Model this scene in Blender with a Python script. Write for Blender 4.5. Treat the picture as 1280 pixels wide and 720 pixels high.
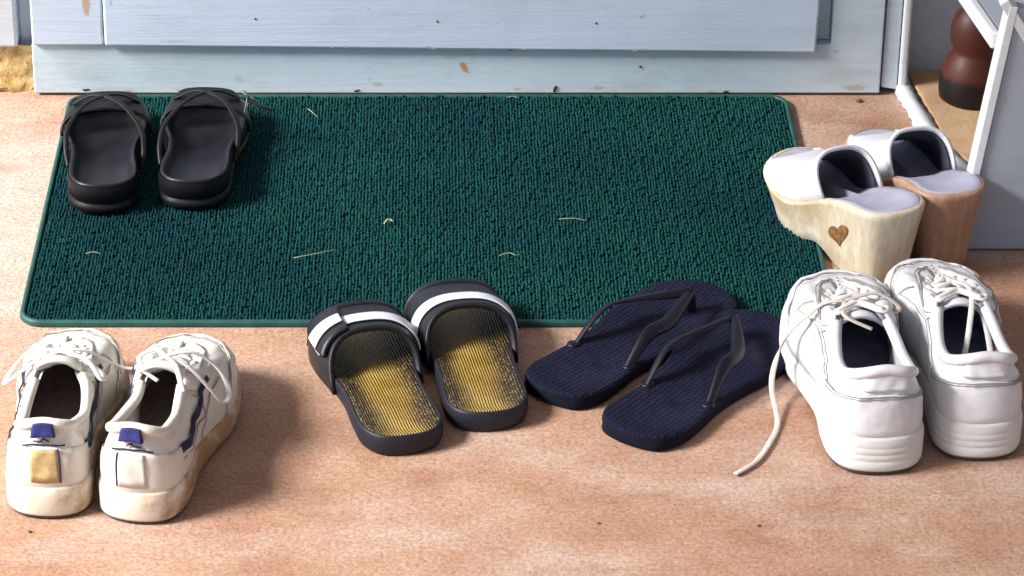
import bpy, bmesh, math, random
from mathutils import Vector, Matrix
random.seed(7)
S = bpy.context.scene
for o in list(bpy.data.objects):
    bpy.data.objects.remove(o, do_unlink=True)
C = S.collection
R = math.radians

# ------------------------------------------------------------------ camera
cam_d = bpy.data.cameras.new('camera'); cam = bpy.data.objects.new('camera', cam_d); C.objects.link(cam)
cam.location = (0, -2.7651, 1.5456); cam.rotation_euler = (R(90 - 28.5), 0, 0)
cam_d.sensor_width = 36; cam_d.lens = 114.478; cam_d.shift_x = 105 / 1280
cam_d.clip_start = 0.05; cam_d.clip_end = 200
S.camera = cam
# ------------------------------------------------------------------ sky and sun
SUN_EL, SUN_AZ = 38, -107          # azimuth measured from +Y (away) towards +X; light comes from the left
W = bpy.data.worlds.new('World'); S.world = W; W.use_nodes = True
nt = W.node_tree; nt.nodes.clear()
sky = nt.nodes.new('ShaderNodeTexSky'); sky.sky_type = 'NISHITA'; sky.sun_disc = False
sky.sun_elevation = R(SUN_EL); sky.sun_rotation = R(SUN_AZ)
bg = nt.nodes.new('ShaderNodeBackground'); bg.inputs[1].default_value = 0.05
wo = nt.nodes.new('ShaderNodeOutputWorld')
nt.links.new(sky.outputs[0], bg.inputs[0]); nt.links.new(bg.outputs[0], wo.inputs[0])
sd = bpy.data.lights.new('sun', 'SUN'); sd.energy = 4.3; sd.angle = R(20); sd.color = (1, .98, .95)
sun = bpy.data.objects.new('sun', sd); C.objects.link(sun)
dirv = Vector((math.sin(R(SUN_AZ)) * math.cos(R(SUN_EL)), math.cos(R(SUN_AZ)) * math.cos(R(SUN_EL)), math.sin(R(SUN_EL))))
sun.rotation_euler = dirv.to_track_quat('Z', 'Y').to_euler(); sun.location = dirv * 5
S.view_settings.view_transform = 'Standard'; S.view_settings.look = 'None'
S.view_settings.gamma = 1; S.view_settings.exposure = 1.36; S.view_settings.use_curve_mapping = False

# ------------------------------------------------------------------ materials
def lin(h):
    v = [int(h[i:i + 2], 16) / 255 for i in (0, 2, 4)]
    return tuple((c / 12.92 if c <= .04045 else ((c + .055) / 1.055) ** 2.4) for c in v) + (1,)
class NT:
    def __init__(s, name):
        s.m = bpy.data.materials.new(name); s.m.use_nodes = True
        s.t = s.m.node_tree; s.b = s.t.nodes['Principled BSDF']
        s.tc = s.t.nodes.new('ShaderNodeTexCoord')
    def n(s, typ, **kw):
        x = s.t.nodes.new(typ)
        for k, v in kw.items():
            if k in x.inputs: x.inputs[k].default_value = v
            else: setattr(x, k, v)
        return x
    def l(s, a, b): s.t.links.new(a, b)
    def map(s, scale=(1, 1, 1), coord='Object', rot=(0, 0, 0)):
        mp = s.n('ShaderNodeMapping'); mp.inputs['Scale'].default_value = scale; mp.inputs['Rotation'].default_value = rot
        s.l(s.tc.outputs[coord], mp.inputs[0]); return mp.outputs[0]
    def noise(s, scale, detail=4, rough=.55, vec=None, dist=0):
        x = s.n('ShaderNodeTexNoise'); x.inputs['Scale'].default_value = scale; x.inputs['Detail'].default_value = detail
        x.inputs['Roughness'].default_value = rough; x.inputs['Distortion'].default_value = dist
        s.l(vec or s.tc.outputs['Object'], x.inputs['Vector']); return x.outputs['Fac']
    def ramp(s, fac, stops):
        x = s.n('ShaderNodeValToRGB'); e = x.color_ramp.elements
        while len(e) < len(stops): e.new(.5)
        for i, (p, c) in enumerate(stops):
            e[i].position = p; e[i].color = c if len(c) == 4 else tuple(c) + (1,)
        s.l(fac, x.inputs[0]); return x.outputs[0]
    def mix(s, fac, a, b, typ='MIX'):
        x = s.n('ShaderNodeMixRGB', blend_type=typ)
        for i, v in ((0, fac), (1, a), (2, b)):
            if hasattr(v, 'is_linked'): s.l(v, x.inputs[i])
            else: x.inputs[i].default_value = v if i == 0 or len(v) == 4 else tuple(v) + (1,)
        return x.outputs[0]
    def bump(s, h, strength=.3, dist=.001, prev=None):
        x = s.n('ShaderNodeBump'); x.inputs['Strength'].default_value = strength; x.inputs['Distance'].default_value = dist
        s.l(h, x.inputs['Height'])
        if prev is not None: s.l(prev, x.inputs['Normal'])
        return x.outputs[0]
    def done(s, col=None, rough=.6, nrm=None, spec=.5, sheen=0):
        if col is not None:
            if hasattr(col, 'is_linked'): s.l(col, s.b.inputs['Base Color'])
            else: s.b.inputs['Base Color'].default_value = col
        if hasattr(rough, 'is_linked'): s.l(rough, s.b.inputs['Roughness'])
        else: s.b.inputs['Roughness'].default_value = rough
        s.b.inputs['Specular IOR Level'].default_value = spec
        if sheen: s.b.inputs['Sheen Weight'].default_value = sheen
        if nrm is not None: s.l(nrm, s.b.inputs['Normal'])
        return s.m
W1 = (1, 1, 1, 1); B0 = (0, 0, 0, 1)
def simple(name, a, b=None, scale=40, rough=.5, bump=.25, bscale=300, bdist=.0006, spec=.4, detail=5):
    k = NT(name); b = b or a
    c = k.mix(k.ramp(k.noise(scale, detail), [(.3, B0), (.7, W1)]), a, b)
    return k.done(c, rough, k.bump(k.noise(bscale, 4), bump, bdist), spec)

def m_floor():
    k = NT('stained_concrete')
    n1 = k.ramp(k.noise(2.6, 6, .6, dist=.3), [(.32, B0), (.68, W1)])
    n2 = k.ramp(k.noise(13, 6, .65), [(.35, B0), (.7, W1)])
    n3 = k.noise(120, 5, .7)
    n4 = k.noise(1, 6, .7, k.map((130, 190, 130)))
    c = k.mix(n1, lin('ab8068'), lin('bc937a'))
    c = k.mix(n2, c, lin('c7a58e'))
    worn = k.ramp(k.noise(4.1, 7, .68, k.map((1, 2.2, 1))), [(.47, B0), (.68, W1)])
    c = k.mix(k.mix(.55, B0, worn), c, lin('d8c7be'))
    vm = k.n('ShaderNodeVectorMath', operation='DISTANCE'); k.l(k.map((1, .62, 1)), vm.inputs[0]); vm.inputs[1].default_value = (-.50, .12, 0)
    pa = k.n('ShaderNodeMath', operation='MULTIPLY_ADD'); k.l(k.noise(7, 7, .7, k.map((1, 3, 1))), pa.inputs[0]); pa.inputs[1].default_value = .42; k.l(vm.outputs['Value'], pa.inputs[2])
    c = k.mix(k.mix(.75, B0, k.ramp(pa.outputs[0], [(.20, W1), (.46, B0)])), c, lin('dccfc8'))  # bright light left of the mat, painted into the floor colour as a pale patch
    red = k.ramp(k.noise(6.5, 5, .6, k.map((1.0, 1.6, 1), rot=(0, 0, .4))), [(.55, B0), (.72, W1)])
    c = k.mix(k.mix(.5, B0, red), c, lin('955f49'))
    c = k.mix(k.ramp(n4, [(.35, (.75,) * 3), (.65, (1.12,) * 3)]), c, c, 'MIX')
    c = k.mix(.55, c, k.ramp(n4, [(.3, (.62, .6, .58)), (.7, (1, 1, 1))]), 'MULTIPLY')
    c = k.mix(.8, c, k.ramp(k.noise(260, 4, .75), [(.34, (.52, .47, .44)), (.60, (1, 1, 1))]), 'MULTIPLY')
    pit = k.ramp(k.noise(210, 3, .6), [(.60, W1), (.72, B0)])
    c = k.mix(.6, c, k.ramp(k.noise(210, 3, .6), [(.62, (1, 1, 1)), (.76, (.5, .44, .40))]), 'MULTIPLY')
    nb = k.bump(n3, .5, .0020); nb = k.bump(n4, .3, .001, nb); nb = k.bump(pit, .35, .001, nb)
    return k.done(c, .82, nb, .25)
def m_paint(name, a, b, grime='7d7d72', rough=.55, spots=(), gr=.35):
    k = NT(name)
    c = k.mix(k.ramp(k.noise(5, 5), [(.3, B0), (.7, W1)]), a, b)
    g = k.ramp(k.noise(7, 9, .75, k.map((1, 1, 3.2))), [(.50, B0), (.74, W1)])
    c = k.mix(k.mix(gr, B0, g), c, lin(grime))
    sp = k.ramp(k.noise(85, 3, .5), [(.70, B0), (.76, W1)])
    c = k.mix(k.mix(.35, B0, sp), c, lin('6e6a60'))
    c = k.mix(.25, c, k.ramp(k.noise(1, 5, .6, k.map((4, 40, 110))), [(.32, (.78, .79, .78)), (.6, (1, 1, 1))]), 'MULTIPLY')
    for (x, z, rx, rz, rot, amt) in spots:
        mp = k.n('ShaderNodeMapping'); mp.vector_type = 'TEXTURE'; mp.inputs['Location'].default_value = (x, 0, z); mp.inputs['Rotation'].default_value = (0, rot, 0); mp.inputs['Scale'].default_value = (rx, 50, rz)
        k.l(k.tc.outputs['Object'], mp.inputs[0]); ln = k.n('ShaderNodeVectorMath', operation='LENGTH'); k.l(mp.outputs[0], ln.inputs[0])
        ad = k.n('ShaderNodeMath', operation='MULTIPLY_ADD'); k.l(k.noise(160, 5, .7), ad.inputs[0]); ad.inputs[1].default_value = 1.0; k.l(ln.outputs['Value'], ad.inputs[2])
        c = k.mix(k.mix(amt, B0, k.ramp(ad.outputs[0], [(.85, W1), (1.0, B0)])), c, lin('b08a52'))
    grain = k.noise(1, 6, .65, k.map((9, 60, 210)))
    nb = k.bump(grain, .3, .0012); nb = k.bump(k.noise(220, 3), .15, .0006, nb)
    return k.done(c, rough, nb, .4)
M = {}
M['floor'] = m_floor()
M['door'] = m_paint('pale_blue_paint', spots=((.040, .035, .016, .008, .9, .9), (-.055, .014, .012, .007, .2, .45), (.10, .008, .012, .004, 0, .5), (.19, .010, .014, .006, 0, .5), (.475, .010, .03, .008, 0, .5), (-.21, .02, .012, .01, .3, .3)), a=lin('c6d6e2'), b=lin('b8cad4'))
M['door_panel'] = m_paint('pale_lilac_blue_paint', spots=((-.376, .115, .010, .034, 0, .75), (-.36, .085, .005, .03, 0, .4), (-.28, .07, .03, .004, 0, .3)), a=lin('c5d3e6'), b=lin('bac9da'), gr=.2)
M['trim'] = m_paint('white_trim_paint', lin('cfd6dd'), lin('bcc6cf'), gr=.3)
M['stand'] = m_paint('grey_blue_board_paint', lin('aab2bd'), lin('9ea7b3'), gr=.15)
M['stand_edge'] = m_paint('white_edge_paint', lin('e2e6ea'), lin('d5dade'), gr=.1)
M['rust'] = simple('rust_stain', lin('b3925e'), lin('c9c4b4'), 160, .8, .3, 300)
M['dark_gap'] = simple('dark_gap_wood', lin('3a2a22'), lin('241a16'), 60, .9)
def m_stucco():
    k = NT('grey_stucco'); n = k.noise(90, 6, .7); n2 = k.noise(260, 4, .6)
    c = k.mix(k.ramp(n, [(.3, B0), (.7, W1)]), lin('bac6d2'), lin('d2dae2'))
    nb = k.bump(n, .8, .003); nb = k.bump(n2, .5, .0015, nb)
    return k.done(c, .9, nb, .2)
M['stucco'] = m_stucco()
def m_plaster():
    k = NT('crumbling_yellow_plaster'); n = k.noise(55, 7, .7); n2 = k.noise(160, 5, .6)
    c = k.mix(k.ramp(n, [(.35, B0), (.65, W1)]), lin('b08a4c'), lin('dfc795'))
    c = k.mix(k.ramp(n2, [(.30, W1), (.40, B0)]), c, lin('5f4422'))
    nb = k.bump(n, 1, .006)
    return k.done(c, .95, nb, .1)
M['plaster'] = m_plaster()
M['ledge'] = simple('bare_tan_concrete', lin('b08d6c'), lin('c2a484'), 35, .9, .6, 240, .0015, .2)
M['ledge_paint'] = m_paint('flaked_white_paint', lin('d8dbe0'), lin('c8cdd6'), grime='8a6a52', gr=.5)
def m_mat(name, a, b):
    k = NT(name)
    c = k.mix(k.ramp(k.noise(3.2, 6, .6), [(.35, B0), (.65, W1)]), a, b)
    c = k.mix(.85, c, k.ramp(k.noise(330, 3, .6, k.map((1, .6, 1))), [(.32, (.22, .26, .30)), (.66, (1.0, 1.0, 1.0))]), 'MULTIPLY')
    return k.done(c, .95, None, .12)
M['mat_pile'] = m_mat('green_loop_pile', lin('185650'), lin('113f48'))
M['mat_base'] = m_mat('dark_green_backing', lin('0a2a2a'), lin('081f22'))
M['mat_edge'] = simple('green_rubber_edge', lin('1a5048'), lin('143f3c'), 60, .55, .3, 500)
# shoes
def m_leather(name, a, b, dirt=None, rough=.42, dlim=(.56, .75), dscale=28, bs=420, zlo=None):
    k = NT(name)
    c = k.mix(k.ramp(k.noise(30, 5), [(.3, B0), (.7, W1)]), a, b)
    if dirt:
        d = k.ramp(k.noise(dscale, 7, .68), [(dlim[0], B0), (dlim[1], W1)])
        c = k.mix(k.mix(.75, B0, d), c, dirt)
    crease = k.noise(1, 6, .65, k.map((45, 110, 80)), .8)
    nb = k.bump(crease, .4, .0022); nb = k.bump(k.noise(bs, 3), .2, .0005, nb)
    return k.done(c, rough, nb, .45)
M['leather_cream'] = m_leather('cream_white_leather', lin('dcd7cf'), lin('cfc9bf'), lin('9c8660'), dlim=(.6, .8))
M['leather_white'] = m_leather('white_leather', lin('dcdce0'), lin('d0d1d6'), lin('a5a19e'), dlim=(.62, .85))
def m_scuffed():
    k = NT('worn_yellowed_midsole'); sx = k.n('ShaderNodeSeparateXYZ'); k.l(k.map(), sx.inputs[0])
    c = k.mix(k.ramp(k.noise(30, 5), [(.3, B0), (.7, W1)]), lin('dcd6ca'), lin('cfc3aa'))
    a = k.n('ShaderNodeMath', operation='MULTIPLY_ADD'); k.l(sx.outputs[0], a.inputs[0]); a.inputs[1].default_value = 5.5; k.l(k.noise(30, 7, .65), a.inputs[2])
    c = k.mix(k.mix(.85, B0, k.ramp(a.outputs[0], [(.55, B0), (.78, W1)])), c, lin('9a6c38'))
    c = k.mix(k.mix(.5, B0, k.ramp(k.noise(70, 6, .7), [(.55, B0), (.72, W1)])), c, lin('8d7a5c'))
    return k.done(c, .65, k.bump(k.noise(220, 4), .3, .0008), .35)
M['midsole_dirty'] = m_scuffed()
M['midsole_white'] = m_leather('white_midsole', lin('dad9d8'), lin('cccac6'), lin('938c82'), .55, (.58, .8), 40)
M['outsole'] = simple('dark_rubber_outsole', lin('3a3634'), lin('5a5048'), 60, .8)
M['lining_cream'] = simple('cream_textile_lining', lin('d8d2cb'), lin('b9b0a8'), 60, .9, .5, 700)
M['lining_grey'] = simple('grey_textile_lining', lin('b5b3be'), lin('d0ced6'), 60, .9, .5, 700)
M['insole_maroon'] = simple('worn_taupe_insole', lin('8f7d7a'), lin('6d5658'), 60, .9)
M['insole_navy'] = simple('grey_blue_insole', lin('8d8da0'), lin('6a6b84'), 60, .85)
M['navy'] = simple('navy_suede', lin('23254e'), lin('191a35'), 80, .7, .4, 600)
M['blue_tab'] = simple('blue_heel_tab_textile', lin('2d2f78'), lin('20224f'), 90, .8, .5, 700)
M['lace'] = simple('white_lace_cotton', lin('e2dfdc'), lin('cfcac6'), 120, .85, .6, 900, .0008)
M['lace_dirty'] = simple('soiled_white_lace_cotton', lin('d8d2cb'), lin('b9a89a'), 60, .85, .6, 900, .0008)
M['stitch'] = simple('grey_stitching', lin('8a8580'), lin('a09b96'), 90, .9)
M['badge_tan'] = simple('worn_tan_badge', lin('c4ab7e'), lin('a58a5c'), 150, .6)
M['badge_grey'] = simple('pale_grey_badge', lin('cfcdc4'), lin('bdbab0'), 150, .6)
M['black_rubber'] = simple('black_polyurethane', lin('0b0b0e'), lin('121216'), 30, .5, .25, 260, .0008, .25)
M['black_footbed'] = simple('worn_black_footbed', lin('0c0c10'), lin('1d1c24'), 22, .42, .3, 300, .0008, .3)
M['black_strap'] = simple('black_leather_strap', lin('09090b'), lin('111113'), 50, .42, .3, 400, .0006, .25)
M['metal'] = NT('steel_buckle').m; M['metal'].node_tree.nodes['Principled BSDF'].inputs['Metallic'].default_value = 1
M['metal'].node_tree.nodes['Principled BSDF'].inputs['Roughness'].default_value = .45
M['metal'].node_tree.nodes['Principled BSDF'].inputs['Base Color'].default_value = (.14, .135, .13, 1)
M['navy_foam'] = simple('navy_black_foam', lin('12131e'), lin('1a1b28'), 40, .55, .3, 400)
M['slide_strap'] = simple('black_padded_strap', lin('0f1016'), lin('181920'), 40, .45, .3, 400)
M['white_stripe'] = simple('white_vinyl_stripe', lin('dcdce4'), lin('ceced8'), 60, .5)
def m_gold():
    k = NT('gold_ribbed_massage_insole')
    v = k.map((1, 1, 1))
    sx = k.n('ShaderNodeSeparateXYZ'); k.l(v, sx.inputs[0])
    wv = k.n('ShaderNodeTexWave'); wv.wave_type = 'BANDS'; wv.bands_direction = 'X'
    wv.inputs['Scale'].default_value = 120; wv.inputs['Distortion'].default_value = 1.2; wv.inputs['Detail'].default_value = 2; wv.inputs['Detail Scale'].default_value = 1.5
    k.l(k.map((1, .25, 1)), wv.inputs['Vector'])
    dots = k.n('ShaderNodeTexVoronoi'); dots.inputs['Scale'].default_value = 420; k.l(k.map((1, .7, 1)), dots.inputs['Vector'])
    ab = k.n('ShaderNodeMath', operation='ABSOLUTE'); k.l(sx.outputs[0], ab.inputs[0])
    ad = k.n('ShaderNodeMath', operation='MULTIPLY_ADD'); k.l(k.noise(25, 4), ad.inputs[0]); ad.inputs[1].default_value = .02; k.l(ab.outputs[0], ad.inputs[2])
    mid = k.ramp(ad.outputs[0], [(.020, W1), (.036, B0)])
    gold = k.mix(k.ramp(k.noise(38, 5), [(.35, B0), (.7, W1)]), lin('92742c'), lin('ab9450'))
    side = k.mix(k.ramp(dots.outputs['Distance'], [(.15, W1), (.5, B0)]), lin('35291a'), lin('8a784e'))
    gold = k.mix(k.ramp(k.noise(19, 4), [(.55, B0), (.75, W1)]), gold, lin('946a24'))
    c = k.mix(mid, side, gold)
    c = k.mix(.7, c, k.ramp(wv.outputs['Fac'], [(.15, (.36, .30, .20)), (.6, (1, 1, 1))]), 'MULTIPLY')
    nb = k.bump(wv.outputs['Fac'], .7, .0015); nb = k.bump(dots.outputs['Distance'], .4, .001, nb)
    return k.done(c, .42, nb, .5)
M['gold'] = m_gold()
def m_flip():
    k = NT('navy_textured_foam_footbed')
    ch = k.n('ShaderNodeTexVoronoi', distance='MANHATTAN'); ch.inputs['Scale'].default_value = 190; ch.inputs['Randomness'].default_value = .25
    k.l(k.map((1, 1, 0)), ch.inputs['Vector'])
    f = ch.outputs['Distance']
    c = k.mix(k.ramp(f, [(.2, B0), (.7, W1)]), lin('17183a'), lin('0b0c1c'))
    c = k.mix(k.ramp(k.noise(30, 5), [(.35, B0), (.75, W1)]), c, lin('101127'))
    c = k.mix(k.mix(.4, B0, k.ramp(k.noise(14, 6, .65), [(.48, B0), (.75, W1)])), c, lin('34344c'))
    return k.done(c, .85, k.bump(f, .8, -.0016), .15)
M['flip'] = m_flip()
M['flip_side'] = simple('dark_navy_foam_edge', lin('0c0d18'), lin('131424'), 60, .85, spec=.15)
M['flip_strap'] = simple('navy_rubber_strap', lin('08080f'), lin('0e0f1e'), 60, .42, .25, 500, .0005, .3)
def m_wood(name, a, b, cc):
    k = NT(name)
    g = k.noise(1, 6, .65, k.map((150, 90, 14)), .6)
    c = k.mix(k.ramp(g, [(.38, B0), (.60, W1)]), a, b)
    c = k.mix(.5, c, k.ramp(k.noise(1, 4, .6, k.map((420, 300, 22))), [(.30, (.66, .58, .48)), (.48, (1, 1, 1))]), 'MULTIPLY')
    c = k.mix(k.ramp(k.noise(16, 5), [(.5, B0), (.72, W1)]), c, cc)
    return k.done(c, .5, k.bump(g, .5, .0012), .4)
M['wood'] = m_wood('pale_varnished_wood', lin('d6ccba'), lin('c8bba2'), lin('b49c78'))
M['wood_shaded'] = m_wood('shade_tinted_wood', lin('b8937c'), lin('a58069'), lin('946c54'))  # the other mule's wood with the shade over it put into the colour
M['clog_insole'] = simple('lavender_grey_insole', lin('b4b4c6'), lin('9a9ab0'), 30, .55)
M['clog_lining'] = simple('dark_upper_lining', lin('2c2c3a'), lin('3a3a4a'), 60, .8)
M['burn'] = simple('burnt_brown_mark', lin('5a3218'), lin('9c7244'), 150, .85, .4, 300)
def m_bottle():
    k = NT('two_tone_brown_glaze'); sx = k.n('ShaderNodeSeparateXYZ'); k.l(k.map(), sx.inputs[0])
    ad = k.n('ShaderNodeMath', operation='MULTIPLY_ADD'); k.l(k.noise(30, 4), ad.inputs[0]); ad.inputs[1].default_value = .012; k.l(sx.outputs[2], ad.inputs[2])
    c = k.ramp(ad.outputs[0], [(.034, lin('0e0a0c')), (.040, lin('4e241b'))])
    c = k.mix(k.ramp(k.noise(20, 5), [(.45, B0), (.7, W1)]), c, k.mix(.5, c, lin('331818')))
    return k.done(c, .5, k.bump(k.noise(90, 4), .3, .0012), .4)
M['bottle'] = m_bottle()
M['straw'] = simple('dry_straw', lin('b5b294'), lin('87906c'), 200, .8)
M['stone'] = simple('dark_grit', lin('4a3a32'), lin('6a5648'), 200, .9)

# ------------------------------------------------------------------ helpers
def setp(o, label=None, cat=None, group=None, kind=None):
    if label: o['label'] = label
    if cat: o['category'] = cat
    if group: o['group'] = group
    if kind: o['kind'] = kind
    return o
def thing(name, label, cat, loc=(0, 0, 0), rz=0, group=None):
    o = bpy.data.objects.new(name, None); o.empty_display_size = .05; C.objects.link(o)
    o.location = loc; o.rotation_euler = (0, 0, rz)
    return setp(o, label, cat, group)
def link(name, me, mat, parent=None, smooth=True, solid=0, offset=-1, bevel=0, sub=0):
    o = bpy.data.objects.new(name, me); C.objects.link(o)
    if mat: me.materials.append(M[mat] if isinstance(mat, str) else mat)
    if smooth:
        for p in me.polygons: p.use_smooth = True
    if parent: o.parent = parent
    if solid:
        md = o.modifiers.new('thick', 'SOLIDIFY'); md.thickness = solid; md.offset = offset
    if bevel:
        md = o.modifiers.new('bevel', 'BEVEL'); md.width = bevel; md.segments = 2; md.limit_method = 'ANGLE'
    if sub:
        md = o.modifiers.new('sub', 'SUBSURF'); md.levels = sub; md.render_levels = sub
    return o
def mesh(name, v, f):
    me = bpy.data.meshes.new(name); me.from_pydata([tuple(p) for p in v], [], f); me.update()
    bm = bmesh.new(); bm.from_mesh(me); bmesh.ops.recalc_face_normals(bm, faces=bm.faces); bm.to_mesh(me); bm.free()
    return me
def rawmesh(name, v, f):
    me = bpy.data.meshes.new(name); me.from_pydata([tuple(p) for p in v], [], f); me.update(); return me
def cr(pts, n, closed=False):
    P = [Vector(p) for p in pts]; k = len(P); out = []
    segs = k if closed else k - 1
    for i in range(segs):
        if closed: a, b, c, d = P[(i - 1) % k], P[i], P[(i + 1) % k], P[(i + 2) % k]
        else: a, b, c, d = P[max(i - 1, 0)], P[i], P[i + 1], P[min(i + 2, k - 1)]
        for j in range(n):
            t = j / n
            out.append(.5 * ((2 * b) + (c - a) * t + (2 * a - 5 * b + 4 * c - d) * t * t + (3 * b - a - 3 * c + d) * t ** 3))
    if not closed: out.append(P[-1])
    return out
def grid_faces(nu, nv, closed=False):
    f = []
    for i in range(nu if closed else nu - 1):
        for j in range(nv - 1):
            a = i * nv + j; b = ((i + 1) % nu) * nv + j
            f.append((a, b, b + 1, a + 1))
    return f
def tube(name, pts, r, mat, parent, flat=1.0, n=5, seg=8, up=(0, 0, 1), taper=None):
    P = cr(pts, n); v = []
    upv = Vector(up)
    for i, p in enumerate(P):
        t = (P[min(i + 1, len(P) - 1)] - P[max(i - 1, 0)]).normalized()
        s = t.cross(upv)
        if s.length < 1e-4: s = t.cross(Vector((1, 0, 0)))
        s.normalize(); u = s.cross(t)
        rr = r * (taper(i / (len(P) - 1)) if taper else 1)
        for k in range(seg):
            a = 2 * math.pi * k / seg
            v.append(p + s * (math.cos(a) * rr) + u * (math.sin(a) * rr * flat))
    f = []
    for i in range(len(P) - 1):
        for k in range(seg):
            f.append((i * seg + k, i * seg + (k + 1) % seg, (i + 1) * seg + (k + 1) % seg, (i + 1) * seg + k))
    f.append(tuple(range(seg))); f.append(tuple(range((len(P) - 1) * seg, len(P) * seg)))
    return link(name, mesh(name, v, f), mat, parent)
def box(name, x0, x1, y0, y1, z0, z1, mat, parent=None, bevel=.002, wob=0):
    v = [(x, y, z) for x in (x0, x1) for y in (y0, y1) for z in (z0, z1)]
    if wob: v = [(x + random.uniform(-wob, wob), y, z + random.uniform(-wob, wob)) for x, y, z in v]
    f = [(0, 1, 3, 2), (4, 6, 7, 5), (0, 4, 5, 1), (2, 3, 7, 6), (0, 2, 6, 4), (1, 5, 7, 3)]
    return link(name, mesh(name, v, f), mat, parent, smooth=False, bevel=bevel)
def prism(name, poly, y0, y1, mat, parent=None, bevel=.0015):      # polygon in x,z extruded along y
    n = len(poly); v = [(x, y0, z) for x, z in poly] + [(x, y1, z) for x, z in poly]
    f = [tuple(range(n)), tuple(range(n, 2 * n))] + [(i, (i + 1) % n, n + (i + 1) % n, n + i) for i in range(n)]
    return link(name, mesh(name, v, f), mat, parent, smooth=False, bevel=bevel)
def slab(name, poly, z0, z1, mat, parent=None, bevel=.002):        # polygon in x,y extruded along z
    n = len(poly); v = [(x, y, z0) for x, y in poly] + [(x, y, z1) for x, y in poly]
    f = [tuple(range(n)), tuple(range(n, 2 * n))] + [(i, (i + 1) % n, n + (i + 1) % n, n + i) for i in range(n)]
    return link(name, mesh(name, v, f), mat, parent, smooth=False, bevel=bevel)
def lathe(name, prof, mat, parent=None, seg=40):
    v = []; f = []
    for r, z in prof:
        for k in range(seg):
            a = 2 * math.pi * k / seg; v.append((r * math.cos(a), r * math.sin(a), z))
    for i in range(len(prof) - 1):
        for k in range(seg):
            f.append((i * seg + k, i * seg + (k + 1) % seg, (i + 1) * seg + (k + 1) % seg, (i + 1) * seg + k))
    f.append(tuple(range(seg))); f.append(tuple(range((len(prof) - 1) * seg, len(prof) * seg)))
    return link(name, mesh(name, v, f), mat, parent)
def sm(a, b, x):
    t = min(1, max(0, (x - a) / (b - a))); return t * t * (3 - 2 * t)
def interp(tab, t):
    k = len(tab)
    if t <= tab[0][0]: return tab[0][1]
    for i in range(k - 1):
        (a, va), (b, vb) = tab[i], tab[i + 1]
        if t <= b:
            h = b - a; q = (t - a) / h
            m0 = (vb - tab[i - 1][1]) / (b - tab[i - 1][0]) if i > 0 else 0
            m1 = (tab[i + 2][1] - va) / (tab[i + 2][0] - a) if i + 2 < k else 0
            return (2 * q ** 3 - 3 * q * q + 1) * va + (q ** 3 - 2 * q * q + q) * h * m0 + (3 * q * q - 2 * q ** 3) * vb + (q ** 3 - q * q) * h * m1
    return tab[-1][1]

# ------------------------------------------------------------------ the setting
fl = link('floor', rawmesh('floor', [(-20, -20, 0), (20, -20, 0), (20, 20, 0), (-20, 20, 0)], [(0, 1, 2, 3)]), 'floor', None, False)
setp(fl, kind='structure')

DY = .531          # plane of the door's lower rail
door = thing('door', 'pale blue painted plank door behind the green mat', 'door', (0, DY, 0))
prism('door_frame', [(-.439, .003), (.5035, .003), (.5035, 2.0), (.446, 2.0), (.446, .0625), (-.439, .0625)], 0, .03, 'door', door, .0015)
prism('panel_board', [(-.357, .064), (.429, .0555), (.434, .30), (-.357, .30)], -.008, .012, 'door_panel', door, .0025)
for k in range(5):
    box('panel_board', -.357, .434, -.008 + .0005 * (k % 2), .012, .302 + k * .34, .302 + k * .34 + .338, 'door_panel', door, .0025)
box('stile_board', -.4375, -.3585, -.005, .012, .0635, 2.0, 'door_panel', door, .002)
box('backing_board', -.43, .4455, .0125, .029, .0632, 2.0, 'door', door, .001)
# nail heads on the panel, stains on the lower rail, chip at the bottom
for x, z in ((-.19, .097), (.01, .094), (.185, .092)):
    o = lathe('nail_head', [(.0012, 0), (.0013, .0004), (.0008, .0007)], 'stone', door, 10); o.rotation_euler = (R(90), 0, 0); o.location = (x, -.008, z)
def blotch(name, cx, cz, rx, rz, y, mat, parent, rot=0, n=18):
    v = [(0, 0, 0)]
    for k in range(n):
        a = 2 * math.pi * k / n; q = random.uniform(.65, 1.15)
        x, z = rx * q * math.cos(a), rz * q * math.sin(a)
        v.append((x * math.cos(rot) - z * math.sin(rot), random.uniform(-.0002, 0), x * math.sin(rot) + z * math.cos(rot)))
    f = [(0, k + 1, (k + 1) % n + 1) for k in range(n)]
    o = link(name, mesh(name, v, f), mat, parent, False); o.location = (cx, y, cz); return o
blotch('dark_chip', .142, .009, .002, .006, -.0009, 'dark_gap', door, -.2)
blotch('dark_chip', .092, .0575, .004, .0015, -.0009, 'dark_gap', door)
blotch('dark_chip', .236, .036, .0018, .0018, -.0009, 'dark_gap', door)
wr_ = random.Random(21)
for k in range(16):
    x = wr_.uniform(-.42, .49); low = k % 2
    if low: blotch('flaked_paint', x, .0045 + wr_.uniform(0, .003), wr_.uniform(.0015, .005), wr_.uniform(.0006, .0016), -.0004 - .00003 * k, 'rust' if k % 3 else 'dark_gap', door, wr_.uniform(-.2, .2), 14)
    else:
        x = wr_.uniform(-.34, .42); blotch('flaked_paint', x, .064 - (x + .357) / .786 * .0085 + .0022 + wr_.uniform(0, .002), wr_.uniform(.001, .006), wr_.uniform(.0006, .0018), -.0087 - .00003 * k, 'rust', door, wr_.uniform(-.3, .3), 12)
trim = thing('door_trim', 'cracked pale trim post between door and grey stucco', 'trim', (0, DY, 0))
prism('trim_board', [(.5055, .009), (.523, .006), (.5235, 2.0), (.5062, 2.0)], .003, .04, 'door', trim)
prism('corner_bead', [(.524, .0), (.5335, .0), (.5335, 2.0), (.5240, 2.0)], -.002, .042, 'ledge_paint', trim, .003)
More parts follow.
